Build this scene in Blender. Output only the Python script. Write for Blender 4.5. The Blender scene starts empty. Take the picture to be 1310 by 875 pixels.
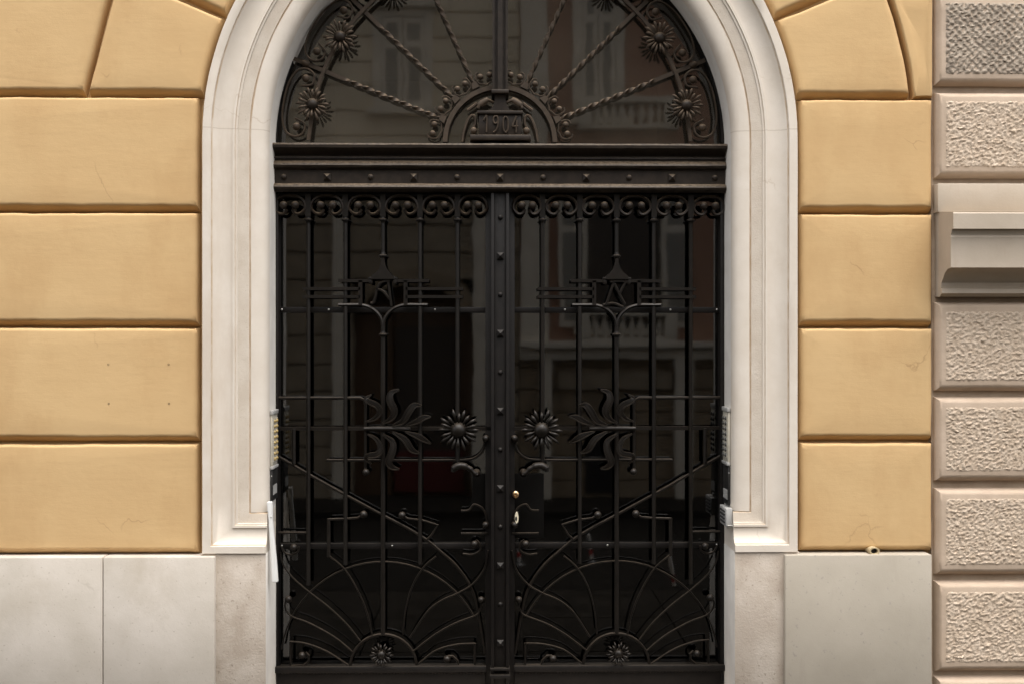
import bpy, bmesh, math, random
from mathutils import Vector, Matrix, noise
random.seed(7)
PI = math.pi
scene = bpy.context.scene
COL = scene.collection

# ---------------------------------------------------------------- camera
YAW = math.radians(0.95)
CAM = Vector((0.0, -6.0, 1.85))
F = 1500.0                       # focal length in photo pixels (1310 wide)
fw = Vector((math.sin(YAW), math.cos(YAW), 0)); rt = Vector((math.cos(YAW), -math.sin(YAW), 0))
def U(px, py, y):
    d = fw * F + rt * (px - 655.0) + Vector((0, 0, 1)) * (437.5 - py)
    t = (y - CAM.y) / d.y
    return CAM + d * t
def UX(px, y): return U(px, 437.5, y).x
def UZ(py, y, px=640): return U(px, py, y).z
cam_d = bpy.data.cameras.new('camera'); cam = bpy.data.objects.new('camera', cam_d); COL.objects.link(cam)
cam.location = CAM; cam.rotation_euler = (PI/2, 0, -YAW)
cam_d.sensor_width = 36; cam_d.lens = 36*F/1310.0; cam_d.clip_start = 0.05; cam_d.clip_end = 500
scene.camera = cam

# ---------------------------------------------------------------- materials
def newmat(name):
    m = bpy.data.materials.new(name); m.use_nodes = True
    nt = m.node_tree; b = nt.nodes['Principled BSDF']
    return m, nt, b
def N(nt, t, **kw):
    n = nt.nodes.new(t)
    for k, v in kw.items():
        if k in n.inputs: n.inputs[k].default_value = v
        else: setattr(n, k, v)
    return n
def ramp(nt, fac, stops):
    r = nt.nodes.new('ShaderNodeValToRGB'); e = r.color_ramp.elements
    e[0].position, e[0].color = stops[0][0], (*stops[0][1], 1)
    e[1].position, e[1].color = stops[-1][0], (*stops[-1][1], 1)
    for p, c in stops[1:-1]:
        x = e.new(p); x.color = (*c, 1)
    nt.links.new(fac, r.inputs['Fac']); return r.outputs['Color']
def coords(nt, scale=(1, 1, 1), rot=(0, 0, 0)):
    tc = nt.nodes.new('ShaderNodeNewGeometry'); mp = nt.nodes.new('ShaderNodeMapping')
    mp.inputs['Scale'].default_value = scale; mp.inputs['Rotation'].default_value = rot
    nt.links.new(tc.outputs['Position'], mp.inputs['Vector']); return mp.outputs['Vector']
def noi(nt, vec, scale, detail=4, rough=.55, dist=0):
    n = N(nt, 'ShaderNodeTexNoise'); n.inputs['Scale'].default_value = scale; n.inputs['Detail'].default_value = detail
    n.inputs['Roughness'].default_value = rough; n.inputs['Distortion'].default_value = dist
    nt.links.new(vec, n.inputs['Vector']); return n.outputs['Fac']
def mixc(nt, fac, a, b, mode='MIX'):
    m = nt.nodes.new('ShaderNodeMix'); m.data_type = 'RGBA'; m.blend_type = mode
    if isinstance(fac, (int, float)): m.inputs[0].default_value = fac
    else: nt.links.new(fac, m.inputs[0])
    for s, v in ((6, a), (7, b)):
        if isinstance(v, tuple): m.inputs[s].default_value = (*v, 1)
        else: nt.links.new(v, m.inputs[s])
    return m.outputs[2]
def bump(nt, h, strength, dist, prev=None):
    b = nt.nodes.new('ShaderNodeBump'); b.inputs['Strength'].default_value = strength; b.inputs['Distance'].default_value = dist
    nt.links.new(h, b.inputs['Height'])
    if prev is not None: nt.links.new(prev, b.inputs['Normal'])
    return b.outputs['Normal']
def surf(name, c0, c1, scale=2.0, rough=.85, bumps=(), stretch=(1, 1, 1), speck=None, spots=None, spec=.3, contrast=(.35, .68)):
    m, nt, b = newmat(name)
    v = coords(nt, stretch)
    col = ramp(nt, noi(nt, v, scale, 5, .6), [(contrast[0], c0), (contrast[1], c1)])
    if speck:
        s = ramp(nt, noi(nt, coords(nt), speck[0], 2, .5), [(speck[1], (0, 0, 0)), (speck[1]+.06, (1, 1, 1))])
        col = mixc(nt, s, col, speck[2])
    if spots:
        vo = N(nt, 'ShaderNodeTexNoise'); vo.inputs['Scale'].default_value = spots[0]; vo.inputs['Detail'].default_value = 6
        vo.inputs['Roughness'].default_value = .65
        nt.links.new(coords(nt, spots[3]), vo.inputs['Vector'])
        s = ramp(nt, vo.outputs['Fac'], [(spots[1], (0, 0, 0)), (spots[1]+.22, (1, 1, 1))])
        col = mixc(nt, s, col, spots[2])
    nt.links.new(col, b.inputs['Base Color']); b.inputs['Roughness'].default_value = rough
    b.inputs['Specular IOR Level'].default_value = spec
    n = None
    for sc, st, di, sv in bumps:
        n = bump(nt, noi(nt, coords(nt, sv), sc, 4, .6), st, di, n)
    if n is not None: nt.links.new(n, b.inputs['Normal'])
    return m
M = {}
M['yellow'] = surf('yellow_plaster', (.555, .368, .180), (.600, .412, .208), 1.6, .9,
    bumps=[(18, .16, .003, (.35, 1, 2.6)), (5, .22, .010, (1, 1, 1.6)), (260, .2, .002, (1, 1, 1))],
    spots=(1.7, .50, (.515, .332, .158), (1.3, 1, .7)), spec=.2)
M['stone'] = surf('white_limestone', (.615, .543, .456), (.675, .608, .525), 5, .8,
    bumps=[(170, .25, .002, (1, 1, 1)), (30, .2, .004, (1, 1, 1))],
    speck=(330, .70, (.50, .42, .33)), spots=(2.6, .54, (.56, .475, .385), (1.5, 1, .35)))
M['bright_reveal'] = surf('brightened_limewash', (.62, .58, .525), (.71, .67, .61), 8, .9, bumps=[(120, .3, .003, (1, 1, 1))])  # pale limewash tone, lightened further so the dimly lit reveals come out brighter
M['sandy'] = surf('sandy_limestone', (.525, .45, .365), (.59, .52, .435), 9, .85, bumps=[(160, .4, .003, (1, 1, 1)), (40, .3, .004, (1, 1, 1))], speck=(200, .66, (.42, .34, .26)))
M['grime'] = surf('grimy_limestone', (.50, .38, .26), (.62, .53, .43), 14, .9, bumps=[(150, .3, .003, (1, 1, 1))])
M['plinth'] = surf('grey_limestone', (.475, .425, .36), (.56, .505, .44), 3.2, .8,
    bumps=[(120, .25, .002, (1, 1, 1)), (14, .2, .006, (1, 1, 1))],
    speck=(75, .665, (.40, .35, .29)), spots=(2.6, .54, (.44, .385, .315), (1.2, 1, .8)))
M['plinth_rough'] = surf('weathered_limestone', (.39, .325, .26), (.51, .445, .375), 6, .85,
    bumps=[(90, .5, .004, (1, 1, 1)), (260, .4, .002, (1, 1, 1))],
    speck=(60, .655, (.30, .25, .20)), spots=(2.5, .50, (.42, .355, .29), (1, 1, .6)))
M['plinth_grey'] = surf('cool_grey_limestone', (.375, .33, .265), (.43, .38, .31), 2.6, .8,
    bumps=[(130, .25, .002, (1, 1, 1)), (10, .15, .006, (1, 1, 1))],
    speck=(48, .67, (.33, .295, .25)), spots=(2.4, .56, (.34, .295, .235), (2.4, 1, .5)))
M['beige'] = surf('beige_render', (.46, .355, .262), (.535, .42, .32), 4, .9,
    bumps=[(120, .3, .003, (1, 1, 1)), (25, .25, .006, (1, 1, 1))], spots=(3, .55, (.40, .305, .23), (1, 1, 1)))
M['beige_rough'] = surf('rough_cast_render', (.525, .412, .305), (.62, .505, .392), 26, .95,
    bumps=[(170, .8, .005, (1, 1, 1.5))], spots=(2.5, .56, (.45, .35, .255), (1, 1, 1)))
M['beige_dirty'] = surf('dirty_rough_cast_render', (.30, .245, .19), (.46, .385, .305), 30, .95,
    bumps=[(190, .5, .003, (1, 1, 1.6))], spots=(5, .44, (.25, .205, .16), (1, 1, 1.4)))
M['cornice'] = surf('smooth_beige_stone', (.425, .355, .275), (.475, .40, .318), 5, .8, bumps=[(100, .25, .002, (1, 1, 1))],
    spots=(7, .58, (.42, .335, .255), (3, 1, .6)))
M['joint'] = surf('brown_mortar', (.33, .25, .18), (.42, .33, .245), 9, .95)
def joint_line(mat, z0):
    nt = mat.node_tree; b = nt.nodes['Principled BSDF']
    g = nt.nodes.new('ShaderNodeNewGeometry'); sp = nt.nodes.new('ShaderNodeSeparateXYZ'); nt.links.new(g.outputs['Position'], sp.inputs[0])
    wob = N(nt, 'ShaderNodeMath', operation='MULTIPLY_ADD'); nt.links.new(noi(nt, coords(nt), 20, 3), wob.inputs[0]); wob.inputs[1].default_value = .008; nt.links.new(sp.outputs['Z'], wob.inputs[2])
    su = N(nt, 'ShaderNodeMath', operation='SUBTRACT'); nt.links.new(wob.outputs[0], su.inputs[0]); su.inputs[1].default_value = z0
    ab = N(nt, 'ShaderNodeMath', operation='ABSOLUTE'); nt.links.new(su.outputs[0], ab.inputs[0])
    f = ramp(nt, ab.outputs[0], [(.0008, (.5, .5, .5)), (.0028, (0, 0, 0))])
    src = b.inputs['Base Color'].links[0].from_socket
    nt.links.new(mixc(nt, f, src, (.36, .28, .20)), b.inputs['Base Color'])
for k_ in ('stone', 'sandy'): joint_line(M[k_], UZ(166, 0)+.004)
def cracks(mat, scale, thr, dark):
    nt = mat.node_tree; b = nt.nodes['Principled BSDF']; v = coords(nt)
    nz = nt.nodes.new('ShaderNodeTexNoise'); nz.inputs['Scale'].default_value = 5; nz.inputs['Detail'].default_value = 5; nt.links.new(v, nz.inputs['Vector'])
    ad = N(nt, 'ShaderNodeVectorMath', operation='MULTIPLY_ADD'); nt.links.new(nz.outputs['Color'], ad.inputs[0]); ad.inputs[1].default_value = (.22, .22, .22); nt.links.new(v, ad.inputs[2])
    vo = nt.nodes.new('ShaderNodeTexVoronoi'); vo.feature = 'DISTANCE_TO_EDGE'; vo.inputs['Scale'].default_value = scale; nt.links.new(ad.outputs[0], vo.inputs['Vector'])
    f = ramp(nt, vo.outputs['Distance'], [(.0015, (1, 1, 1)), (.006, (0, 0, 0))])
    mk = ramp(nt, noi(nt, coords(nt, (1, 1, 1.7)), 1.9, 2), [(thr, (0, 0, 0)), (thr+.07, (.45, .45, .45))])
    m = N(nt, 'ShaderNodeMath', operation='MULTIPLY'); nt.links.new(f, m.inputs[0]); nt.links.new(mk, m.inputs[1])
    src = b.inputs['Base Color'].links[0].from_socket
    nt.links.new(mixc(nt, m.outputs[0], src, dark), b.inputs['Base Color'])
cracks(M['yellow'], 1.7, .58, (.30, .18, .08)); cracks(M['plinth'], 1.3, .60, (.25, .21, .17)); cracks(M['stone'], 2.2, .60, (.42, .32, .22))
def iron(name, c0, c1, rough, dust):
    m, nt, b = newmat(name)
    v = coords(nt)
    col = ramp(nt, noi(nt, v, 22, 5, .65), [(.35, c0), (.7, c1)])
    g = nt.nodes.new('ShaderNodeNewGeometry'); s = nt.nodes.new('ShaderNodeSeparateXYZ'); nt.links.new(g.outputs['Normal'], s.inputs[0])
    mu = N(nt, 'ShaderNodeMath', operation='MULTIPLY'); nt.links.new(s.outputs['Z'], mu.inputs[0]); nt.links.new(noi(nt, v, 60, 3), mu.inputs[1])
    f = ramp(nt, mu.outputs[0], [(.12, (0, 0, 0)), (.55, (1, 1, 1))])
    col = mixc(nt, f, col, dust)
    nt.links.new(col, b.inputs['Base Color'])
    b.inputs['Roughness'].default_value = rough; b.inputs['Specular IOR Level'].default_value = .24
    nt.links.new(bump(nt, noi(nt, v, 180, 3), .25, .002), b.inputs['Normal'])
    return m
M['iron'] = iron('dark_painted_iron', (.0062, .0048, .0036), (.0115, .0088, .0066), .40, (.042, .032, .023))
M['iron_beam'] = iron('brown_black_painted_iron', (.014, .0095, .0065), (.028, .020, .0135), .5, (.15, .11, .072))
M['iron_rust'] = iron('brown_weathered_iron', (.036, .025, .016), (.066, .046, .030), .6, (.19, .135, .087))
M['iron_deep'] = iron('maroon_black_painted_iron', (.0045, .0034, .0028), (.0085, .0064, .0052), .55, (.024, .019, .014))
def glass(name, tint, dust):
    m = bpy.data.materials.new(name); m.use_nodes = True; nt = m.node_tree
    for n in list(nt.nodes): nt.nodes.remove(n)
    out = nt.nodes.new('ShaderNodeOutputMaterial'); tr = nt.nodes.new('ShaderNodeBsdfTransparent'); gl = nt.nodes.new('ShaderNodeBsdfGlossy')
    tr.inputs[0].default_value = (*tint, 1); gl.inputs['Roughness'].default_value = 0.028
    nt.links.new(bump(nt, noi(nt, coords(nt), 3.5, 2), .5, .0005), gl.inputs['Normal'])
    fr = N(nt, 'ShaderNodeFresnel', IOR=1.95); mx = nt.nodes.new('ShaderNodeMixShader')
    nt.links.new(fr.outputs[0], mx.inputs[0]); nt.links.new(tr.outputs[0], mx.inputs[1]); nt.links.new(gl.outputs[0], mx.inputs[2])
    last = mx.outputs[0]
    if dust:
        df = N(nt, 'ShaderNodeBsdfDiffuse'); df.inputs[0].default_value = (.32, .265, .195, 1)
        m2 = nt.nodes.new('ShaderNodeMixShader'); 
        ml = N(nt, 'ShaderNodeMath', operation='MULTIPLY'); ml.inputs[1].default_value = dust
        nt.links.new(noi(nt, coords(nt), 3, 5), ml.inputs[0]); nt.links.new(ml.outputs[0], m2.inputs[0])
        nt.links.new(last, m2.inputs[1]); nt.links.new(df.outputs[0], m2.inputs[2]); last = m2.outputs[0]
    nt.links.new(last, out.inputs[0]); return m
M['glass'] = glass('door_glass', (.36, .335, .30), 0.0)
M['glass_fan'] = glass('dusty_fanlight_glass', (.45, .42, .38), 0.13)
def plain(name, c, rough=.5, metal=0, var=.15):
    m, nt, b = newmat(name)
    col = ramp(nt, noi(nt, coords(nt), 18, 4), [(.3, tuple(x*(1-var) for x in c)), (.7, tuple(min(1, x*(1+var)) for x in c))])
    nt.links.new(col, b.inputs['Base Color']); b.inputs['Roughness'].default_value = rough; b.inputs['Metallic'].default_value = metal
    return m
M['escutcheon'] = plain('worn_pale_brass', (.70, .63, .47), .4, .2)
M['lockmetal'] = plain('black_lock_metal', (.004, .0034, .0028), .8)
M['lockmetal'].node_tree.nodes['Principled BSDF'].inputs['Specular IOR Level'].default_value = .08
M['brass'] = plain('polished_brass', (.78, .52, .28), .3, 1)
M['steel'] = plain('brushed_steel', (.55, .54, .5), .35, 1)
M['cream_metal'] = plain('cream_metal', (.48, .44, .36), .45)
M['button'] = plain('amber_button', (.36, .26, .10), .4)
M['dark_button'] = plain('dark_button', (.06, .058, .052), .35)
M['blackplastic'] = plain('black_plastic', (.02, .019, .018), .4)
M['greyplastic'] = plain('grey_plastic', (.36, .35, .33), .5)
M['whiteplastic'] = plain('white_plastic', (.74, .73, .70), .45, 0, .04)
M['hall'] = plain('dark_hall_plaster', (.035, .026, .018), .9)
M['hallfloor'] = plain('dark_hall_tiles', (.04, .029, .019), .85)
M['asphalt'] = surf('asphalt', (.011, .0098, .0082), (.020, .0176, .0148), 8, .95, bumps=[(200, .5, .004, (1, 1, 1))], spec=.03)
M['paving'] = surf('stone_paving', (.018, .0155, .0125), (.032, .028, .023), 5, .95, spec=.03)
M['grnstone'] = surf('grey_green_facade', (.60, .52, .385), (.68, .595, .45), 2, .9)
M['darkstone'] = surf('dark_facade_stone', (.25, .205, .145), (.33, .275, .20), 3, .9)
M['red'] = surf('terracotta_facade', (.34, .20, .135), (.40, .245, .17), 2, .9)
M['trim'] = surf('pale_facade_trim', (.56, .51, .42), (.65, .595, .50), 3, .85)
M['brownstone'] = surf('brown_facade_stone', (.22, .172, .115), (.29, .228, .155), 3, .9)
M['shutter'] = plain('grey_shutter', (.26, .245, .21), .6)
M['wood'] = plain('brown_shop_wood', (.10, .058, .03), .5)
M['darkroom'] = plain('dark_interior', (.012, .010, .009), .9)
M['curtained'] = plain('dim_window_interior', (.05, .038, .028), .5)
M['redpaint'] = plain('red_paint', (.45, .03, .02), .5)
M['redsign'] = plain('red_signboard', (.10, .016, .012), .5)

# ---------------------------------------------------------------- object helpers
def empty(name, loc, label=None, cat=None, group=None):
    o = bpy.data.objects.new(name, None); COL.objects.link(o); o.location = loc; o.empty_display_size = .1
    tag(o, label, cat, group); return o
def tag(o, label=None, cat=None, group=None, kind=None):
    if label: o['label'] = label
    if cat: o['category'] = cat
    if group: o['group'] = group
    if kind: o['kind'] = kind
    return o
def root_loc(p):
    while p.parent: p = p.parent
    return p.location.copy()
def obj(name, bm, mat, parent=None, smooth=None, origin=None):
    off = root_loc(parent) if parent else (Vector(origin) if origin else Vector((0, 0, 0)))
    bmesh.ops.translate(bm, verts=bm.verts, vec=-off)
    me = bpy.data.meshes.new(name)
    bm.normal_update()
    if smooth:
        for f in bm.faces: f.smooth = True
        for e in bm.edges:
            if len(e.link_faces) == 2 and e.calc_face_angle(0) > math.radians(smooth): e.smooth = False
    bm.to_mesh(me); bm.free()
    for mm in (mat if isinstance(mat, (list, tuple)) else [mat]): me.materials.append(mm)
    o = bpy.data.objects.new(name, me); COL.objects.link(o)
    if parent: o.parent = parent
    else: o.location = off
    return o
def B(): return bmesh.new()
def box(bm, x0, x1, y0, y1, z0, z1, bev=0.0):
    if x0 > x1: x0, x1 = x1, x0
    if y0 > y1: y0, y1 = y1, y0
    if z0 > z1: z0, z1 = z1, z0
    r = bmesh.ops.create_cube(bm, size=1)
    for v in r['verts']:
        v.co = Vector(((x0+x1)/2 + v.co.x*(x1-x0), (y0+y1)/2 + v.co.y*(y1-y0), (z0+z1)/2 + v.co.z*(z1-z0)))
    if bev:
        es = {e for v in r['verts'] for e in v.link_edges}
        bmesh.ops.bevel(bm, geom=list(es), offset=bev, segments=2, profile=.5, affect='EDGES')
    return bm
def ball(bm, c, r, sq=1.0, seg=14):
    q = bmesh.ops.create_uvsphere(bm, u_segments=seg, v_segments=max(6, seg//2+2), radius=r)
    for v in q['verts']: v.co = Vector((v.co.x, v.co.y*sq, v.co.z)) + Vector(c)
    return bm
def smoothpts(pts, n=6, closed=False):
    P = [Vector(p) for p in pts]; out = []
    m = len(P)
    for i in range(m-1 if not closed else m):
        p1, p2 = P[i], P[(i+1) % m]
        p0 = P[i-1] if (i > 0 or closed) else p1*2-p2
        p3 = P[(i+2) % m] if (i+2 < m or closed) else p2*2-p1
        for k in range(n):
            t = k/n
            out.append(.5*((2*p1)+(p2-p0)*t+(2*p0-5*p1+4*p2-p3)*t*t+(3*p1-p0-3*p2+p3)*t*t*t))
    if not closed: out.append(P[-1])
    return out
def sweep(bm, pts, ra, rb=None, seg=8, twist=None, sq=False):
    """pts lie near an XZ plane; ra = in-plane half width (scalar/list), rb = depth half width (y)."""
    n = len(pts); rb = ra if rb is None else rb
    rings = []
    for i, p in enumerate(pts):
        a = pts[max(0, i-1)]; b = pts[min(n-1, i+1)]
        t = (b-a); t = t.normalized() if t.length > 1e-9 else Vector((0, 0, 1))
        u = Vector((0, 1, 0)) - t*t.y
        u = u.normalized() if u.length > 1e-4 else Vector((1, 0, 0))
        w = t.cross(u).normalized()
        A = ra[i] if isinstance(ra, list) else ra; Bq = rb[i] if isinstance(rb, list) else rb
        tw = twist[i] if twist else 0
        ring = []
        for k in range(seg):
            th = 2*PI*k/seg + (PI/4 if sq else 0)
            c, s = math.cos(th), math.sin(th)
            if sq: c, s = c*1.4142, s*1.4142
            c, s = c*A, s*Bq
            c, s = c*math.cos(tw)-s*math.sin(tw), c*math.sin(tw)+s*math.cos(tw)
            ring.append(bm.verts.new(p + w*c + u*s))
        rings.append(ring)
    for i in range(n-1):
        for k in range(seg):
            bm.faces.new((rings[i][k], rings[i][(k+1) % seg], rings[i+1][(k+1) % seg], rings[i+1][k]))
    for r in (rings[0], rings[-1]):
        try: bm.faces.new(r)
        except ValueError: pass
    return bm
def cap_fix(bm): bmesh.ops.recalc_face_normals(bm, faces=bm.faces)
def lathe_y(bm, c, prof, seg=24):
    """prof: (r, dy) revolve around the y axis through c."""
    rings = []
    for r, dy in prof:
        if r < 1e-6: rings.append([bm.verts.new((c[0], c[1]+dy, c[2]))])
        else: rings.append([bm.verts.new((c[0]+r*math.cos(2*PI*k/seg), c[1]+dy, c[2]+r*math.sin(2*PI*k/seg))) for k in range(seg)])
    for a, b in zip(rings, rings[1:]):
        for k in range(seg):
            q = [a[k % len(a)], a[(k+1) % len(a)], b[(k+1) % len(b)], b[k % len(b)]]
            q2 = []
            for v in q:
                if v not in q2: q2.append(v)
            if len(q2) > 2: bm.faces.new(q2)
    cap_fix(bm); return bm
def prism(bm, poly, y0, y1):
    a = [bm.verts.new((p[0], y0, p[1])) for p in poly]; b = [bm.verts.new((p[0], y1, p[1])) for p in poly]
    bm.faces.new(a); bm.faces.new(b[::-1])
    n = len(poly)
    for i in range(n): bm.faces.new((a[i], a[(i+1) % n], b[(i+1) % n], b[i]))
    cap_fix(bm); return bm

# ================================================================= YELLOW BUILDING
yb = empty('yellow_building', (-1.0, 0.3, 0), 'ochre yellow building front of smooth rounded blocks around an arched doorway', 'building')
XL, XR = -6.5, UX(1193.5, 0.0)
HB = 9.5
xo0, xo1 = UX(260.5, 0), UX(1018.5, 0)
XC = (xo0+xo1)/2; RO = (xo1-xo0)/2
ZC = (UZ(178, 0, 260)+UZ(178, 0, 1018))/2
PXM = 1/250.0

def block(bm, poly, prof, sub=.025, wob=.0026, seed=0, hub=None, k=1.0, ):
    """rounded plaster block: poly in (x,z) counter-clockwise; prof rows (inset_bottom, inset_other, y)."""
    n = len(poly)
    C = [Vector((x, z, 0)) for x, z in poly]
    ks = [max(1, int((C[(i+1) % n]-C[i]).length/sub)) for i in range(n)]
    en = []
    for i in range(n):
        d = C[(i+1) % n]-C[i]; en.append(Vector((-d.y, d.x, 0)).normalized())      # inward normal of a CCW polygon
    rings = []
    for row in prof:
        ib, io, it, y = row if len(row) == 4 else (row[0], row[1], row[1], row[2])
        ib, io, it = ib*k, io*k, it*k
        amt = [io+(ib-io)*max(0, e.y)**2+(it-io)*max(0, -e.y)**2 for e in en]
        IC = []
        for i in range(n):
            n0, n1, d0, d1 = en[i-1], en[i], amt[i-1], amt[i]
            det = n0.x*n1.y-n0.y*n1.x
            if abs(det) > .2: o_ = Vector(((d0*n1.y-d1*n0.y)/det, (n0.x*d1-n1.x*d0)/det, 0))
            else: o_ = (n0+n1).normalized()*((d0+d1)/2)
            IC.append(C[i]+o_)
        ring = []
        f = 1.0 if io > .001 else .35
        for i in range(n):
            for j in range(ks[i]):
                p = IC[i].lerp(IC[(i+1) % n], j/ks[i]); q = Vector((p.x*6, p.y*9, seed))
                p = p + Vector((noise.noise(q)*wob*f, (noise.noise(q+Vector((31, 7, 3)))*1.5+noise.noise(q*3.7)*.8)*wob*f, 0))
                ring.append(bm.verts.new((p.x, y, p.y)))
        rings.append(ring); m = len(ring)
    for a, b in zip(rings, rings[1:]):
        for i in range(m): bm.faces.new((a[i], a[(i+1) % m], b[(i+1) % m], b[i]))
    cen = sum((v.co for v in rings[-1]), Vector())/m
    last = rings[-1]
    if hub is not None: cen = Vector((hub[0], prof[-1][2], hub[1]))
    for t in (.55, 0):
        if t:
            nr = [bm.verts.new(cen.lerp(v.co, t)) for v in last]
            for i in range(m): bm.faces.new((last[i], last[(i+1) % m], nr[(i+1) % m], nr[i]))
            last = nr
        else:
            c_ = bm.verts.new(cen)
            for i in range(m): bm.faces.new((last[i], last[(i+1) % m], c_))
YPROF = [(0, 0, 0, .10), (.001, .0005, .0005, .070), (.015, .0015, .001, .038), (.028, .004, .003, .014), (.035, .011, .007, .004), (.041, .023, .012, .0008), (.048, .038, .018, 0)]
jl = [125.5, 273.5, 420.5, 567.6, 711.5]
zl = [UZ(p, 0, 130) for p in jl]; zr = [UZ(p, 0, 1100) for p in (125, 271.8, 418, 565, 708.8)]
zj = [(a+b)/2 for a, b in zip(zl, zr)]
g = .75*PXM
wall = B()
xbl = UX(253, 0); xbr = UX(1024, 0)
for i in range(4):
    zt, zb_ = zj[i]-g, zj[i+1]+g
    block(wall, [(XL, zb_), (xbl, zb_), (xbl, zt), (XL, zt)], YPROF, seed=i*3.1)
    block(wall, [(xbr, zb_), (XR, zb_), (XR, zt), (xbr, zt)], YPROF, seed=i*3.1+1.7)
# arch ring of long curved stones + courses beside it
R1 = RO+6.5*PXM; R2 = 530*PXM; R3 = R2+5*PXM
zspr = zj[0]+g
def arcpts(r, a0, a1, n): return [(XC+r*math.cos(a0+(a1-a0)*k/n), ZC+r*math.sin(a0+(a1-a0)*k/n)) for k in range(n+1)]
def ang_z(r, z): return math.asin((z-ZC)/r)
A1 = math.radians(23.3); dA = math.radians(.55)
for s in (1, -1):
    poly = arcpts(R1, ang_z(R1, zspr), A1, 6)[::-1]
    poly2 = arcpts(R2, ang_z(R2, zspr), A1-.004, 6)
    if s < 0: poly2 = [poly2[0], poly2[-1]]
    pp = [poly[-1]] + poly2 + poly[:-1]
    if s < 0: pp = [(2*XC-x, z) for x, z in pp][::-1]
    block(wall, pp, YPROF, seed=s*5)
    a0 = A1+dA
    for k in range(3):
        a1 = a0 + math.radians(18.5 if k < 2 else 19.5)
        pp = arcpts(R2, a0, a1, 7) + arcpts(R1, a0, a1, 7)[::-1]
        if s < 0: pp = [(2*XC-x, z) for x, z in pp][::-1]
        block(wall, pp, YPROF, seed=s*9+k); a0 = a1+dA
    KA = a0
pp = arcpts(R2+.12, KA, PI-KA, 5) + arcpts(R1, KA, PI-KA, 5)[::-1]
block(wall, pp, YPROF, seed=77)
zr0 = zspr; zr1 = zj[0]+147*PXM-g
k = 0
while zr0 < HB-.6:
    for s in (1, -1):
        xe = XR if s > 0 else XL
        if zr0-ZC < R3:
            n = 6; zt = min(zr1, ZC+R3-.02)
            arc = [(XC+s*math.sqrt(max(.0001, R3**2-(z-ZC)**2)), z) for z in [zr0+(zt-zr0)*q/n for q in range(n+1)]]
            if s < 0 and k == 0: arc = [arc[0], arc[-1]]
            if zt < zr1: arc.append((arc[-1][0]*.5+XC*.5, zr1))
            if s > 0: pp = [(xe, zr0)]+[(xe, zr1)]+arc[::-1]
            else: pp = [(xe, zr1), (xe, zr0)]+arc
            if s > 0 and max(a_[0] for a_ in arc) > xe-.05 and arc[-1][0] > xe-.05: continue
            xm_ = max(a_[0]*s for a_ in arc)*s
            block(wall, pp, YPROF, seed=k+s, hub=((xm_+xe)/2, (zr0+zr1)/2), k=.3 if s > 0 else 1)
        else:
            if s > 0: block(wall, [(XL, zr0), (XR, zr0), (XR, zr1), (XL, zr1)], YPROF, sub=.1, seed=k)
    zr0 += 147*PXM; zr1 += 147*PXM; k += 1
cap_fix(wall)
obj('rusticated_wall', wall, M['yellow'], yb, smooth=50)
# backing masonry behind the joints with the arched opening
back = B(); RB = RO-.10; yb0, yb1 = .075, .47
prism(back, [(XL, 0), (XC-RB, 0), (XC-RB, ZC), (XL, ZC)], yb0, yb1)
prism(back, [(XC+RB, 0), (XR+.004, 0), (XR+.004, ZC), (XC+RB, ZC)], yb0, yb1)
ap = arcpts(RB, 0, PI, 24)
for a, b in zip(ap, ap[1:]): prism(back, [(b[0], b[1]), (a[0], a[1]), (a[0], ZC+RB+.02), (b[0], ZC+RB+.02)], yb0, yb1)
prism(back, [(XL, ZC), (XC-RB, ZC), (XC-RB, ZC+RB+.02), (XL, ZC+RB+.02)], yb0, yb1)
prism(back, [(XC+RB, ZC), (XR+.004, ZC), (XR+.004, ZC+RB+.02), (XC+RB, ZC+RB+.02)], yb0, yb1)
prism(back, [(XL, ZC+RB+.02), (XR+.004, ZC+RB+.02), (XR+.004, HB), (XL, HB)], yb0, yb1)
obj('masonry_backing', back, M['yellow'], yb)
rf = B(); box(rf, XL, XR, -.25, 8, HB, HB+.25); box(rf, XL, XL+.3, .48, 8, 0, HB); box(rf, XR-.3, XR, .48, 8, 0, HB); box(rf, XL, XR, 7.7, 8, 0, HB)
obj('roof', rf, M['yellow'], yb)
# entrance hall seen dimly through the glass
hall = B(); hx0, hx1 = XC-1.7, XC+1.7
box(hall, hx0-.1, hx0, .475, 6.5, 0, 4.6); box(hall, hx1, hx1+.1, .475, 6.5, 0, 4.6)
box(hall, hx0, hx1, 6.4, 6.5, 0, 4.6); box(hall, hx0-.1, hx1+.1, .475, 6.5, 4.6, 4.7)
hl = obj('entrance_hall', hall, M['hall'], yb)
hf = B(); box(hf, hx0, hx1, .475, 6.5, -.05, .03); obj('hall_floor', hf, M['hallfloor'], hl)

# white limestone surround : moulded profile swept round the arch, returned at the foot
PR = [(0, .06), (0, -.030), (.6, -.034), (10.4, -.034), (11.2, -.031), (11.6, -.021), (12.6, -.0205), (15, -.012), (19, -.002), (24, .004), (30, .007), (35.5, .006),
      (36.3, .0055), (36.6, -.001), (39.6, -.001), (40, .006), (42.6, .0062), (43, .012), (55, .019), (56.8, .020), (57.4, .027), (58.4, .0275), (59, .022), (62, .022), (66, .024), (70, .028), (73.5, .034), (76.5, .043), (78.7, .058), (80, .085), (80.3, .45)]
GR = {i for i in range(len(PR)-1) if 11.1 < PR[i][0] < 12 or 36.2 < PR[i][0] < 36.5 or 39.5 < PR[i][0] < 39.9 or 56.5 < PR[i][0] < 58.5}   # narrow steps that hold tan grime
UI = 80.2*PXM
zbase = UZ(705.5, 0, 640)
def zb(u): return zbase + u*(50/58.)
sur = B()
xin_l, xin_r = XC-RO+UI, XC+RO-UI
lines = []
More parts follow.
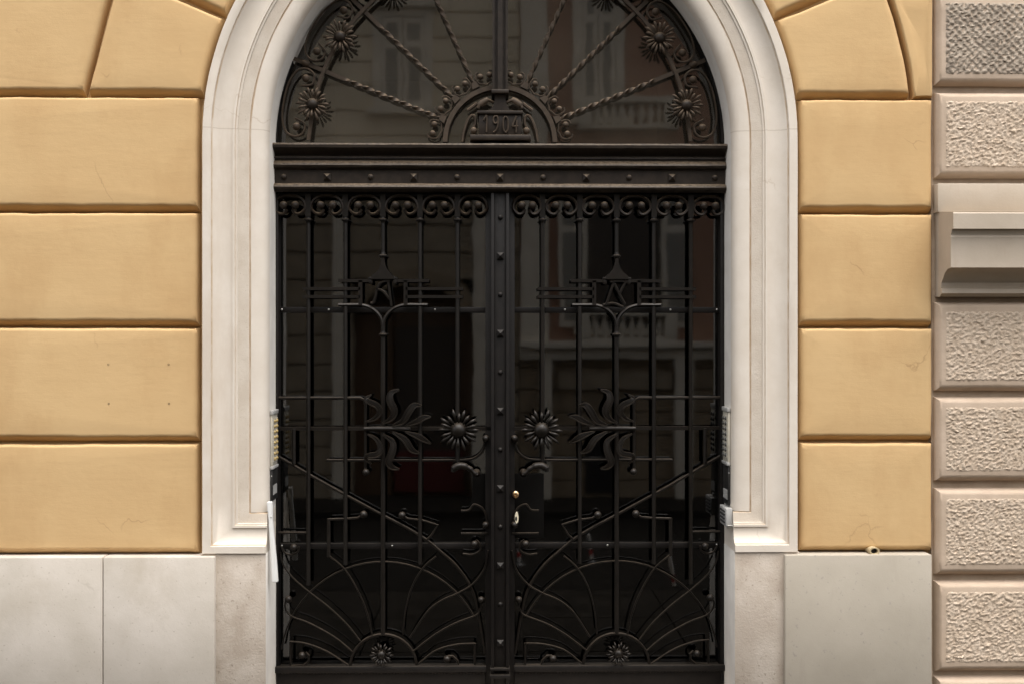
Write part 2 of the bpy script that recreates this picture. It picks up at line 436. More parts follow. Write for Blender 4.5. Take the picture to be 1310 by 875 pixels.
for ui, y in PR:
    u = ui*PXM; r = RO-u; L = []
    uu = min(u, 58.4*PXM); zf = zb(uu)
    xs = xin_l if u <= 58.4*PXM+1e-6 else XC-r
    zs = zf
    nb = 3
    for q in range(nb+1): L.append((xs+((XC-r)-xs)*q/nb, zs))
    for q in range(1, 13): L.append((XC-r, zs+(ZC-zs)*q/12))
    for q in range(1, 61): 
        a = PI-PI*q/60; L.append((XC+r*math.cos(a), ZC+r*math.sin(a)))
    for q in range(1, 13): L.append((XC+r, ZC+(zs-ZC)*q/12))
    xe = 2*XC-xs
    for q in range(1, nb+1): L.append((XC+r+(xe-XC-r)*q/nb, zs))
    lines.append([sur.verts.new((x + noise.noise(Vector((x*5, z*5, ui)))*.0012, y + noise.noise(Vector((x*4, z*4, 9)))*.0012, z + noise.noise(Vector((z*5, x*5, ui+40)))*.0012)) for x, z in L])
for i in range(len(lines)-1):
    a, b = lines[i], lines[i+1]
    for k in range(len(a)-1):
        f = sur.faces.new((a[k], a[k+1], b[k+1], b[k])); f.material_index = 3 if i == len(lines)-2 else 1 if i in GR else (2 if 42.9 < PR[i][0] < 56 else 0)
# end caps of the returned foot, facing the opening, closed back to the door plane
for side in (0, -1):
    vs = [lines[i][side] for i in range(1, len(PR)) if PR[i][0] <= 58.4]
    bk = [sur.verts.new((v.co.x, .45, v.co.z)) for v in vs]
    for i in range(len(vs)-1): sur.faces.new((vs[i], vs[i+1], bk[i+1], bk[i]))
cap_fix(sur)
ds = obj('door_surround', sur, [M['stone'], M['grime'], M['sandy'], M['bright_reveal']], yb, smooth=38)
# jamb feet, slabs
zpt = UZ(706.5, -.03, 640)
for s in (-1, 1):
    xi = XC+s*(RO-UI-.4*PXM); xo = XC+s*(RO+.01)
    pl = B(); box(pl, xi, xo, -.026, .455, 0, zpt, .006)
    pl.normal_update()
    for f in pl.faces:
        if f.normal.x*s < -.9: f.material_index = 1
    obj('jamb_foot', pl, [M['plinth_rough'], M['bright_reveal']], yb, smooth=40)
def slab(x0, x1, zt, mat, y=-.055):
    b_ = B(); box(b_, x0, x1, y, .0745, 0, zt, .007)
    return obj('plinth_slab', b_, mat, yb, smooth=40)
zs_l = UZ(712.3, -.055, 130); zs_r = UZ(709.3, -.055, 1100)
e = [UX(274.5, -.055), UX(131.8, -.055), UX(131.0, -.055)]
slab(e[1], e[0], zs_l, M['plinth']); slab(e[2]-.62, e[2], zs_l, M['plinth'])
slab(e[2]-1.25, e[2]-.623, zs_l, M['plinth']); slab(XL, e[2]-1.253, zs_l, M['plinth'])
slab(UX(1004.5, -.055), UX(1192.5, -.055), zs_r, M['plinth_grey'])
for hx, hy in ((138.5, 466), (215.5, 466), (139, 516), (216, 516)):
    p = U(hx, hy, -.0015); h = B(); lathe_y(h, p, [(0, .004), (.0035, .003), (.0042, 0), (.0048, .0008), (.005, .004)], 10)
    obj('drill_hole', h, M['darkroom'], yb)

# ================================================================= FANLIGHT
YI, YG = .26, .322
Q = PXM*6.26/6.0                   # one photo pixel at the iron plane
fx = (UX(351, YI)+UX(926.5, YI))/2
zf0 = UZ(184, YI)
zcf = UZ(183, YI); RF = (UX(926.5, YI)-UX(351, YI))/2
def FP(r, deg, dy=0):              # polar point of the fanlight, r in px
    a = math.radians(deg); return Vector((fx-r*Q*math.cos(a), YI+dy, zcf+r*Q*math.sin(a)))
fan = empty('fanlight', (fx, YI, zf0), 'half round fanlight grille of brown wrought iron with sunflowers and twisted spokes above the doors', 'fanlight')
fr = B()
sweep(fr, [FP(RF/Q-1, a/2., .02) for a in range(0, 361, 4)], 3.4*Q, .035, 4, sq=True)
obj('rim', fr, M['iron_deep'], fan, smooth=40)
pn = B(); prism(pn, [(p.x, p.z) for p in [FP(RF/Q+2, a) for a in range(180, -1, -5)]], .308, .314)
obj('glass_pane', pn, M['glass_fan'], fan)
def flower(parent, c, R, npet, mat, bossr, name='sunflower'):
    bossr *= 1.05
    b_ = B()
    lathe_y(b_, c+Vector((0, -.012, 0)), [(bossr*1.05, .012), (bossr, .0), (bossr*.86, -bossr*.42), (bossr*.5, -bossr*.72), (0, -bossr*.82)], 20)
    boss = obj(name, b_, M['iron_beam'] if mat is M['iron_rust'] else mat, parent, smooth=50)
    pt = B()
    for layer in range(2):
        for k in range(npet):
            a = 2*PI*(k+.5*layer)/npet + random.uniform(-.05, .05)
            Rr = R*(1.0 if layer == 0 else .86)*random.uniform(.95, 1.04)
            d = Vector((math.cos(a), 0, math.sin(a)))
            ts = [.25, .45, .62, .78, .9, 1.0]
            rw = [.034, .042, .062, .078, .056, .005]
            yo = [0, -.012, -.020, -.023, -.018, -.008]
            off = 0 if layer == 0 else -.008
            pts = [c + d*(Rr*t) + Vector((0, y+off, 0)) for t, y in zip(ts, yo)]
            sweep(pt, pts, [R*w for w in rw], [R*w*.75 for w in rw], 7)
    cap_fix(pt)
    obj('petals', pt, mat, boss, smooth=60)
    return boss
cells = [11, 33, 55, 77, 103, 125, 147, 169]
for k, a in enumerate(cells):
    flower(fan, FP(242, a, -.038), 22.5*Q, 10, M['iron_rust'], 7.2*Q)
    # ring bar of the cell
    rb = B(); pts = [FP(242, a+t, -.012) for t in (-11, -7, -3, 0, 3, 7, 11)]
    if a < 20: pts = [FP(244, 0.5, -.012)]+pts[2:]
    if a > 160: pts = pts[:-2]+[FP(244, 179.5, -.012)]
    sweep(rb, pts, 2.2*Q, .008, 4, sq=True); obj('ring_bar', rb, M['iron_rust'], fan, smooth=40)
    sc = B()
    half = [(4.6, 262), (6.0, 249.5), (8.6, 251), (9.6, 262), (8.2, 273), (4.5, 278.5), (0, 279.5)]
    lft = [FP(r, a-t, -.02) for t, r in half]; rgt = [FP(r, a+t, -.02) for t, r in half][::-1][1:]
    # curl that reaches in under each ball
    sweep(sc, smoothpts(lft+rgt, 6), 1.5*Q, .011, 6); cap_fix(sc)
    so = obj('scroll', sc, M['iron_rust'], fan, smooth=50)
    for s in (-1, 1):
        bb = B(); ball(bb, FP(259, a+s*6.9, -.03), 5.0*Q); obj('ball', bb, M['iron_rust'], so, smooth=60)
for a in (22, 44, 66, 114, 136, 158):
    sp = B(); r0, r1 = 82, 286; n = 240; pts = []; tw = []
    for i in range(n+1):
        r = r1+(r0-r1)*i/n; pts.append(FP(r, a if r > 90 else a, -.006))
        tw.append(0 if r > 214 else (214-r)/17.0*PI)
    sweep(sp, pts, 2.5*Q, 1.1*Q, 4, twist=tw, sq=True); cap_fix(sp)
    s_o = obj('twisted_spoke', sp, M['iron_rust'], fan, smooth=25)
    cl = B(); sweep(cl, [FP(262, a, -.006), FP(264, a, -.006), FP(270, a, -.006), FP(272, a, -.006)], [2.4*Q, 4*Q, 4*Q, 2.4*Q], None, 8)
    cap_fix(cl); obj('collar', cl, M['iron_rust'], s_o, smooth=40)
    cl = B(); sweep(cl, [FP(75, a, -.012), FP(83, a, -.012)], [5*Q, 3.2*Q], .014, 4, sq=True); cap_fix(cl); obj('spoke_foot', cl, M['iron_rust'], s_o, smooth=40)
hb = B(); sweep(hb, [FP(70, a/2.) for a in range(0, 361, 4)], 2.9*Q, .022, 4, sq=True); cap_fix(hb)
hub = obj('hub_arch', hb, M['iron_rust'], fan, smooth=40)
for a in cells:
    sc = B(); half = [(2.2, 88.5), (3.2, 83), (5, 80), (7.2, 83), (9.0, 80), (9.8, 74)]
    half = [(3.0, 81.5), (5.6, 80), (7.4, 84), (6.8, 91), (4.0, 92.5)]
    for s in (-1, 1):
        p = [FP(r, a+s*t, -.012) for t, r in [(0, 75), (3.0, 77), (6.6, 79), (8.0, 85), (6.9, 91.5), (4.2, 93)]]
        sweep(sc, smoothpts(p, 5), 1.05*Q, .009, 6)
    cap_fix(sc); so = obj('small_scroll', sc, M['iron_rust'], fan, smooth=50)
    for s in (-1, 1):
        bb = B(); ball(bb, FP(86.5, a+s*3.9, -.02), 3.9*Q, seg=12); obj('ball', bb, M['iron_rust'], so, smooth=60)
# mullion
def V(px, py, y=YI): return U(px, py, y)
mu = B(); xm = lambda d: fx+d*Q
ztop = zcf+RF; zm0 = UZ(122, YI)
for a, b, y in ((-9.6, -7, .19), (-7, -3, .205), (-3, 3, .18), (3, 7, .205), (7, 9.6, .19)): box(mu, xm(a), xm(b), y, (.306 if y < .2 else .302), zm0, ztop-.02)
mo = obj('mullion', mu, M['iron_beam'], fan)
mc = B(); box(mc, xm(-11), xm(11), .165, .31, UZ(124.5, YI), UZ(119.5, YI), .004)
for dz, w in ((124.5, 7), (130, 7.5), (136, 9), (141, 12.5), (145, 14)): pass
poly = [(-7, 124.5), (-7, 133), (-9, 139), (-13, 144), (-20, 146), (20, 146), (13, 144), (9, 139), (7, 133), (7, 124.5)]
prism(mc, [(xm(x), UZ(y, YI)) for x, y in poly], .20, .30)
obj('mullion_foot', mc, M['iron_beam'], mo, smooth=40)
pq = B(); box(pq, xm(-27), xm(27), .20, .31, UZ(177, YI), UZ(149, YI), .003)
box(pq, xm(-29), xm(29), .185, .315, UZ(149.5, YI), UZ(145.5, YI), .003); box(pq, xm(-38), xm(39), .17, .33, UZ(183.5, YI), UZ(176.5, YI), .005)
plaque = obj('date_plaque', pq, M['iron_beam'], fan, smooth=40)
dg = B()
digits = {'1': [[(-3.4, 4.5), (-1, 8.5), (.6, 9.5), (.4, 0), (.2, -9)]],
          '9': [[(3.2, 4), (2, 8.6), (-1.2, 9.2), (-3.2, 5.5), (-2, 1.6), (1.2, 1.4), (3.2, 4.2), (2.6, -2), (0, -7), (-3, -9)]],
          '0': [[(0, 9.2), (-2.8, 6), (-3.3, 0), (-2.6, -6), (0, -9), (2.8, -6), (3.3, 0), (2.6, 6), (0, 9.2)]],
          '4': [[(1.6, 9.4), (-.8, 4.4), (-3.6, -1.8)], [(-3.9, -2), (0, -2.2), (4.2, -2)], [(2.0, 4.4), (1.6, -2), (1.2, -9.2)]]}
for ch, x in zip('1904', (-17.5, -5.5, 7, 19)):
    for st in digits[ch]:
        p = [Vector((xm(x+a*.95), .196, UZ(162.5-b*1.12, YI))) for a, b in st]
        sweep(dg, smoothpts(p, 6), 1.15*Q, .010, 6)
cap_fix(dg); obj('date_numerals', dg, M['iron_rust'], plaque, smooth=50)
for s in (-1, 1):
    sc = B()
    p = [Vector((xm(s*x), .24, UZ(y, YI))) for x, y in [(48, 183), (46, 170), (41, 156), (36, 149.5), (32, 152), (31.5, 159), (34, 166)]]
    sweep(sc, smoothpts(p, 6), 2.0*Q, .013, 6)
    p = [Vector((xm(s*x), .22, UZ(y, YI))) for x, y in [(8, 134), (16, 131), (25, 136), (28, 141)]]
    sweep(sc, smoothpts(p, 5), [2*Q]*5+[4*Q]*7+[2.5*Q]*4, .012, 7)
    p = [Vector((xm(s*x), .235, UZ(y, YI))) for x, y in [(29, 134), (34, 138), (41, 143)]]
    sweep(sc, smoothpts(p, 4), 2.2*Q, .01, 6); cap_fix(sc)
    so = obj('plaque_scroll', sc, M['iron_rust'], fan, smooth=50)
    bb = B(); ball(bb, Vector((xm(s*33.5), .225, UZ(169.5, YI))), 4.6*Q); obj('ball', bb, M['iron_rust'], so, smooth=60)
# transom beam
tx0, tx1 = UX(348, .2), UX(928.3, .2)
tb = B()
prof = [(.34, 184), (.165, 184), (.158, 186), (.160, 189.5), (.170, 190.5), (.200, 195), (.222, 200), (.222, 201.5), (.205, 202), (.204, 203.5), (.214, 204), (.214, 206.5), (.200, 207.2), (.186, 210), (.182, 212),
        (.186, 214.5), (.196, 216.5), (.212, 217.5), (.214, 235.5), (.198, 236), (.186, 238), (.182, 240), (.186, 242.5), (.20, 244.5), (.21, 246.5), (.34, 246.5)]
nx = 60
ls = []
for yv, py in prof:
    z = UZ(py, yv)
    ls.append([tb.verts.new((tx0+(tx1-tx0)*k/nx, yv+noise.noise(Vector((k*2.3, py, 0)))*.0012, z+noise.noise(Vector((k*1.7, py*.6, 5)))*.0016)) for k in range(nx+1)])
for a, b in zip(ls, ls[1:]+ls[:1]):
    for k in range(nx): tb.faces.new((a[k], a[k+1], b[k+1], b[k]))
tb.faces.new([l[0] for l in ls]); tb.faces.new([l[-1] for l in ls]); cap_fix(tb)
beam = obj('transom_beam', tb, M['iron_beam'], fan, smooth=30)
def stud(bm, c, r, square):
    if square:
        v = [bm.verts.new(c+Vector((x*r, 0, z*r))) for x, z in ((-1, -1), (1, -1), (1, 1), (-1, 1))]
        w = [bm.verts.new(c+Vector((x*r, -.008, z*r))) for x, z in ((-1, -1), (1, -1), (1, 1), (-1, 1))]
        t = bm.verts.new(c+Vector((0, -.008-r*.9, 0)))
        for i in range(4):
            bm.faces.new((v[i], v[(i+1) % 4], w[(i+1) % 4], w[i])); bm.faces.new((w[i], w[(i+1) % 4], t))
        cap_fix(bm)
    else: ball(bm, c, r, .9, 12)
for k in range(11):
    sb = B(); stud(sb, Vector((fx+(k-5)*54.7*Q, .213, UZ(227.5, .213))), (4.4 if k % 2 else 3.8)*Q, k % 2 == 1); obj('stud', sb, M['iron_beam'], beam, smooth=30)

# ================================================================= DOOR LEAVES
def leaf(mir):
    xl = UX(351, YI)
    def P(px, py, dy=0.0):
        p = U(px, py, YI); x = p.x
        z = p.z
        if mir: x = 2*fx-x
        return Vector((x, YI+dy, z))
    side = 'right' if mir else 'left'
    rt_ = empty('door_leaf', (P(351, 875).x, YI, UZ(876, YI)),
                'right wrought iron door leaf with the studded centre post and round brass lock' if mir else
                'left wrought iron door leaf whose grille has the curved letter, without brass lock', 'door', 'pair of iron and glass door leaves')
    I = M['iron']
    def bar(name, pts, w, d=None, dy=0.0, seg=8, sq=False, sm=0, parent=None, mat=None):
        b_ = B(); pp = [P(x, y, dy) for x, y in pts]
        if sm: pp = smoothpts(pp, sm)
        sweep(b_, pp, w if isinstance(w, list) else w*Q, d, seg, sq=sq); cap_fix(b_)
        return obj(name, b_, mat or I, parent or rt_, smooth=45)
    def bball(px, py, r, parent, dy=-.01, mat=None):
        b_ = B(); ball(b_, P(px, py, dy), r*Q); return obj('ball', b_, mat or I, parent, smooth=60)
    def rect(bm, px0, px1, py0, py1, y0, y1, bev=.002):
        a, c = P(px0, py0), P(px1, py1); box(bm, a.x, c.x, y0, y1, a.z, c.z, bev)
    # frame, rails, glass
    f = B(); rect(f, 351.5, 356.5, 247, 876, .245, .40); rect(f, 621, 637.5, 247, 876, .262, .40); rect(f, 356.5, 621, 247, 252, .262, .40)
    obj('frame', f, M['iron_deep'], rt_, smooth=40)
    b_ = B(); rect(b_, 356.5, 621, 853, 876, .245, .40); rect(b_, 352, 622, 850, 856.5, .215, .244, .004)
    br = obj('bottom_rail', b_, M['iron_deep'], rt_, smooth=40)
    bd = B()
    for k in range(66): a = P(354+k*4.07, 858.2); ball(bd, Vector((a.x, .238, a.z)), 1.7*Q, 1, 6)
    obj('bead_moulding', bd, M['iron_deep'], br, smooth=60)
    for py, h in ((396.5, 3.6), (699.5, 3.2)):
        g_ = B(); rect(g_, 356.5, 621, py-h, py+h, .292, .3195); go = obj('glazing_bar', g_, M['iron_deep'], rt_, smooth=40)
        for sx in (359, 419.5, 501, 556): 
            s_ = B(); ball(s_, P(sx, py-.5, .032), 1.3*Q, .5, 8); obj('screw', s_, M['steel'], go, smooth=60)
    gp = B(); rect(gp, 356.5, 621, 252, 853, YG, YG+.006, 0); obj('glass_pane', gp, M['glass'], rt_)
    # top scrolls
    for cx_, w in ((371, 1.0), (418.5, 1.02), (466.5, 1.02), (514, 1.02), (561, 1.0), (605, .9)):
        half = [(-3.4, 4.5), (-7.5, 10), (-14, 9.5), (-19.5, 3), (-17.5, -6), (-10, -11.5), (0, -12.8)]
        pts = [(cx_+x*w, 264+y) for x, y in half]+[(cx_-x*w, 264+y) for x, y in half[::-1][1:]]
        so = bar('scroll', pts, 2.1, .013, -.005, 7, sm=6, mat=M['iron_beam'])
        for s in (-1, 1): bball(cx_+s*7.6*w, 263.5, 5.2, so, -.022, M['iron_beam'])
    # vertical bars
    def vbar(px, y0, y1, cols=(), thick=2.7):
        o = bar('vertical_bar', [(px, y0), (px, y1)], thick)
        for c in cols:
            q = B(); pts = [P(px, c+d) for d in (-4, -1.2, 0, 1.6, 2.6, 5)]
            sweep(q, pts, [x*Q for x in (2.8, 3.4, 5.4, 5.4, 3.4, 2.8)], None, 12); cap_fix(q); obj('collar', q, I, o, smooth=40)
        if y0 < 260:
            q = B(); sweep(q, [P(px, 249), P(px, 278)], 3.5*Q, None, 4, sq=True); cap_fix(q); obj('square_shank', q, I, o)
        return o
    vbar(394.5, 249, 748, (281,)); vbar(442, 249, 722, (281,))
    vbar(490, 249, 336, (281, 327)); vbar(490, 408, 811, (427.5,), 3.0)
    vbar(537.5, 249, 721, (281,)); vbar(585.3, 249, 531, (281,)); bar('short_bar', [(585.3, 566), (585.3, 597)], 2.7)
    bar('short_bar', [(375.8, 548), (375.8, 593)], 2.6); bar('short_bar', [(420.5, 663), (420.5, 712)], 2.4)
    # crest
    cr = B()
    poly = [(-1.5, 331), (-2.6, 338), (-4.5, 344), (-8.5, 349), (-14, 353.5), (-15, 357.5), (15, 357.5), (14, 353.5), (8.5, 349), (4.5, 344), (2.6, 338), (1.5, 331)]
    prism(cr, [(P(490+x, y).x, P(490+x, y).z) for x, y in poly], YI-.028, YI+.02)
    rect(cr, 472, 508, 355, 358.5, YI-.02, YI+.015); rect(cr, 472.5, 477, 358, 364, YI-.018, YI+.012); rect(cr, 503, 507.5, 358, 364, YI-.018, YI+.012)
    crest = obj('crest', cr, I, rt_, smooth=35)
    for pts, w in (([(433, 359.5), (473, 359.5)], 2.0), ([(507, 359.5), (549, 359.5)], 2.0), ([(461.3, 359), (461.3, 391)], 2.4), ([(519, 359), (519, 391)], 2.4),
                   ([(388, 369.8), (461, 369.8)], 1.9), ([(388, 380), (461, 380)], 1.9), ([(519, 369.8), (592, 369.8)], 1.9), ([(519, 380), (592, 380)], 1.9)):
        bar('crest_bar', pts, w, .009, -.006, 4, sq=True, parent=crest)
    for s in (-1, 1):
        bar('crest_branch', [(490+s*57, 390.3), (490+s*45, 390.3), (490+s*28, 390.5), (490+s*16, 394), (490+s*7, 401), (490+s*2, 409), (490+s*.6, 416)], 2.2, .010, -.004, 8, sm=5, parent=crest)
    lt = B()
    if not mir:
        st = [[(474.5, 388.5), (478, 387.5), (480.5, 380), (482.5, 371), (486, 363.5), (492, 360.5), (499, 360)], [(496.8, 360), (498.6, 374), (501, 391.5)], [(481.5, 370), (489, 372.5), (494, 377.5), (498.5, 383)]]
        pos = lambda x, y: P(x, y, -.012)
    else:
        st = [[(771.5, 392), (775.5, 390), (780, 377), (784.6, 363.5)], [(785, 363.5), (790, 374), (795.5, 385), (799, 391)], [(776, 391), (785, 390.2), (797, 395)], [(800, 363), (796, 370), (792.5, 377)], [(780, 362.5), (792, 361.5), (802, 362.5)]]
        pos = lambda x, y: Vector((UX(x, YI), YI-.012, P(490, y-1.5).z))
    for s in st: sweep(lt, smoothpts([pos(*q) for q in s], 5), 1.9*Q, .011, 6)
    cap_fix(lt); obj('letter', lt, I, crest, smooth=45)
    # cross bars
    o = bar('crossbar', [(353, 509), (440, 509), (461, 509), (466, 511.5), (467.5, 518), (467.5, 600)], 2.0, .010, .004, 6); bball(468.5, 603.5, 4.6, o)
    bar('crossbar', [(353, 548), (628, 548)], 2.2, .010, .012, 4, sq=True)
    o = bar('crossbar', [(418, 588.5), (560, 588.5), (595, 588), (608, 585), (617, 577), (620.5, 567)], 1.7, .009, .006, 6, sm=4); bball(621.5, 560.5, 4.8, o, -.02)
    # flames
    z = lambda a, b: (455+a/6.73, 490+b/6.73)
    fl = [([(95, 330), (165, 303), (213, 245), (190, 190), (120, 155), (97, 128), (140, 97)], 3.4), ([(235, 345), (310, 300), (338, 235), (300, 145), (312, 82), (378, 55)], 4.2),
          ([(318, 362), (410, 325), (465, 240), (510, 188), (572, 195)], 4.0), ([(430, 365), (530, 325), (590, 292), (648, 285)], 3.4),
          ([(430, 415), (530, 448), (590, 480), (648, 516)], 3.4), ([(320, 415), (425, 478), (485, 565), (552, 602)], 3.8),
          ([(235, 435), (322, 500), (322, 580), (290, 670), (320, 718), (378, 735)], 4.2), ([(105, 435), (185, 480), (220, 560), (190, 605), (110, 622), (98, 655), (138, 688)], 3.4)]
    for pts, w in fl:
        pp = smoothpts([P(*z(*q), -.02) for q in pts], 6); n = len(pp)
        ws = [Q*w*(.14+1.02*math.sin(PI*(.04+.93*i/(n-1)))**.9) for i in range(n)]
        b_ = B()
        # leaf blade with a raised rim on both edges
        ctr = [p+Vector((0, -.014*math.sin(PI*i/(n-1)), 0)) for i, p in enumerate(pp)]
        sweep(b_, ctr, [max(.001, w_-.0012) for w_ in ws], .0028, 8)
        for sd in (-1, 1):
            ed = []
            for i, p in enumerate(ctr):
                t = (ctr[min(n-1, i+1)]-ctr[max(0, i-1)]).normalized(); ed.append(p+t.cross(Vector((0, 1, 0))).normalized()*sd*max(.0008, ws[i]-.003)+Vector((0, -.004, 0)))
            sweep(b_, ed, .0032, .0042, 6)
        cap_fix(b_); obj('flame_leaf', b_, I, rt_, smooth=60)
    b_ = B(); sweep(b_, [P(466, 548, -.01), P(478, 548, -.01), P(494, 548, -.01), P(510, 548, -.01), P(525, 548, -.01)], [2.6*Q, 3.4*Q, 3.6*Q, 3.0*Q, 2.2*Q], .014, 8); cap_fix(b_)
    obj('flame_stem', b_, I, rt_, smooth=50)
    flower(rt_, P(587, 549, -.045), 27*Q, 10, I, 9.5*Q)
    flower(rt_, P(488.8, 834.5, -.03), 16*Q, 10, I, 5.5*Q, 'small_sunflower')
    # handle
    o = bar('handle', [(611, 606), (607, 603.5), (602, 598.5), (595, 595), (587, 594.5), (581, 598), (580, 602)], [x*Q for x in [2.2]*5+[2.6]*6+[3.4]*6+[4.4]*7+[4.6]*7+[3.0]*6], None, -.045, 10, sm=6)
    q = B(); lathe_y(q, P(609.5, 604.5, -.02), [(5.5*Q, .02), (5.2*Q, 0), (3.5*Q, -.012), (2.4*Q, -.03), (0, -.034)], 14); obj('rosette', q, I, o, smooth=40)
    lk = B(); rect(lk, 604 if not mir else 583, 621, 607, 690 if mir else 655, .31, .35, .003); lo = obj('lock_case', lk, M['lockmetal'], rt_, smooth=40)
    if mir:
        q = B(); c = Vector((UX(659.5, .24), .240, UZ(631.5, .26))); lathe_y(q, c, [(4.3*Q, .012), (4.3*Q, 0), (3.4*Q, -.004), (1.8*Q, -.005), (1.6*Q, -.001), (0, -.001)], 18); obj('lock_cylinder', q, M['brass'], lo, smooth=40)
        q = B(); c = Vector((UX(661, .232), .232, UZ(662, .232)))
        ring = smoothpts([c+Vector((2.4*Q*math.cos(t)+1.2*Q*math.sin(t)*0, 0, 7*Q*math.sin(t))) for t in [2*PI*k/10 for k in range(10)]], 3, True)
        prism(q, [(p.x, p.z) for p in ring], .230, .284); obj('keyhole_escutcheon', q, M['escutcheon'], lo, smooth=40)
        q = B(); prism(q, [(c.x+2.3*Q*.55*math.cos(t)-.003, c.z-.004+3*Q*math.sin(t)) for t in [2*PI*k/12 for k in range(12)]], .2285, .2297); obj('keyhole', q, M['blackplastic'], lo)
    # sunburst
    S = lambda a, b: (340+a/4.226, 675+b/4.226)
    arc = [(490+131*math.cos(math.radians(t)), 848-130*math.sin(math.radians(t))) for t in range(172, 26, -6)]
    bar('sun_arc', arc, 1.15, .010, .002, 6)
    bar('sun_arc', [(490.5+42.5*math.cos(math.radians(t)), 853-42*math.sin(math.radians(t))) for t in range(180, -1, -9)], 2.0, .012, 0, 6)
    rays = [[(575, 575), (555, 480), (510, 360), (430, 225), (345, 150)], [(513, 612), (440, 520), (340, 425), (230, 340), (140, 260), (95, 195), (80, 130)],
            [(470, 668), (400, 608), (330, 562), (230, 510), (145, 478), (112, 445), (104, 412), (112, 385)], [(445, 738), (330, 665), (215, 622), (134, 612)],
            [(742, 575), (755, 450), (790, 320), (850, 215), (920, 152)], [(780, 590), (870, 455), (950, 390), (1040, 350), (1120, 300), (1180, 220), (1202, 120)],
            [(798, 664), (860, 615), (930, 565), (1020, 515), (1135, 470), (1158, 440), (1165, 405)], [(825, 733), (920, 660), (1030, 628), (1130, 622)]]
    for i, r in enumerate(rays):
        o = bar('sun_ray', [S(*q) for q in r], 1.15, .010, -.004, 6, sm=6)
        if i == 2: bball(*S(124, 383), 4.6, o)
        if i == 6: bball(*S(1165, 386), 4.4, o)
    for pts, bl in (([(134, 612), (134, 742), (205, 742), (232, 720), (234, 690), (215, 672)], (197, 686)), ([(1130, 622), (1130, 742), (1045, 742), (1035, 715), (1010, 692), (985, 692)], (980, 706))):
        o = bar('foot_scroll', [S(*q) for q in pts], 1.8, .011, 0, 6); bball(*S(*bl), 4.6, o)
    # diagonal and side scrolls
    bar('diagonal_bar', [(354, 583), (420, 621), (490, 659), (522, 676), (545, 690), (562, 704), (584, 724), (603, 752), (612, 785), (620, 835)], 1.9, .010, .006, 6, sm=5)
    o = bar('side_scroll', [(420.5, 664), (440, 663.5), (458, 662), (465, 658)], 1.7, .009, 0, 6); bball(465.5, 657.5, 5, o)
    o = bar('side_scroll', [(514.5, 659), (522, 663), (540, 665), (560, 671), (552, 684), (546, 690)], 1.5, .008, 0, 6); bball(514.5, 658.5, 4.8, o)
    o = bar('side_scroll', [(353, 681), (392, 681)], 1.5, .008, 0, 6)
    o = bar('side_scroll', [(360, 699), (365, 707), (374, 709), (381, 705), (382, 699)], 1.5, .008, 0, 6, sm=4); bball(376, 699.5, 4.6, o)
    o = bar('side_scroll', [(590, 682), (624, 682)], 1.5, .008, 0, 6)
    o = bar('side_scroll', [(592, 708), (604, 709), (614, 704), (614, 696), (609, 690)], 1.5, .008, 0, 6, sm=4); bball(607, 695, 4.8, o, -.02)
    o = bar('side_scroll', [(590, 653), (600, 652), (606, 645), (615, 648), (621, 656), (623, 668)], 1.5, .008, 0, 6, sm=4); bball(621.5, 670.5, 4.6, o, -.02)
    if mir:
        a_ = B()
        def strip(d0, d1, y0, py0=249, py1=876): box(a_, fx+d0*Q, fx+d1*Q, y0, .261, UZ(py0, YI), UZ(py1, YI), .002)
        strip(-11.5, -7.5, .205); strip(7.5, 11.5, .205); strip(-7.5, 7.5, .222)
        box(a_, fx-12.5*Q, fx+12.5*Q, .19, .261, UZ(853, YI), UZ(850, YI), .003); box(a_, fx-13*Q, fx+13*Q, .185, .261, UZ(862.5, YI), UZ(858, YI), .003)
        ap_ = obj('centre_post', a_, M['iron_deep'], rt_, smooth=30)
        for k in range(12):
            s_ = B(); stud(s_, Vector((fx+.3*Q, .221, UZ(278.5+k*49.4, .221))), (4.2 if k % 2 else 3.2)*Q, k % 2 == 1); obj('stud', s_, M['iron_deep'], ap_, smooth=30)
leaf(False); leaf(True)
st = B(); box(st, xin_l-.02, xin_r+.02, .05, .474, -.06, .012, .006); obj('threshold', st, M['plinth_rough'], yb, smooth=40)

# ================================================================= THINGS ON THE REVEALS
def bell_panel(s, label, btn, py0, py1):
    xw = xin_l if s > 0 else xin_r                                  # reveal face, s = direction into the opening
    z0, z1 = UZ(py1, .15), UZ(py0, .15)
    r = empty('doorbell_panel', (xw, .15, z0), label, 'doorbell', 'doorbell panels on the door reveals')
    c = B(); box(c, xw+s*.001, xw+s*.013, .085, .225, z0, z1, .003); case = obj('case', c, M['cream_metal'], r, smooth=40)
    c = B(); box(c, xw+s*.013, xw+s*.016, .095, .215, z0+.02, z1-.02, .001); obj('face_plate', c, M['cream_metal'], r)
    c = B(); box(c, xw+s*.001, xw+s*.018, .08, .23, z1, z1+.022, .002); obj('cap', c, M['greyplastic'], r, smooth=40)
    c = B(); box(c, xw+s*.001, xw+s*.018, .08, .23, z0-.016, z0, .002); obj('cap', c, M['greyplastic'], r, smooth=40)
    n = 8
    for k in range(n):
        for yy in (.125, .185):
            q = B(); ball(q, Vector((xw+s*.015, yy, z0+.035+(z1-z0-.07)*k/(n-1))), .0105, 1.0, 10); obj('button', q, btn, r, smooth=60)
    return r
bell_panel(1, 'doorbell panel with amber buttons on the left door reveal', M['button'], 529, 594)
bell_panel(-1, 'doorbell panel with dark grey buttons on the right door reveal', M['dark_button'], 526, 590)
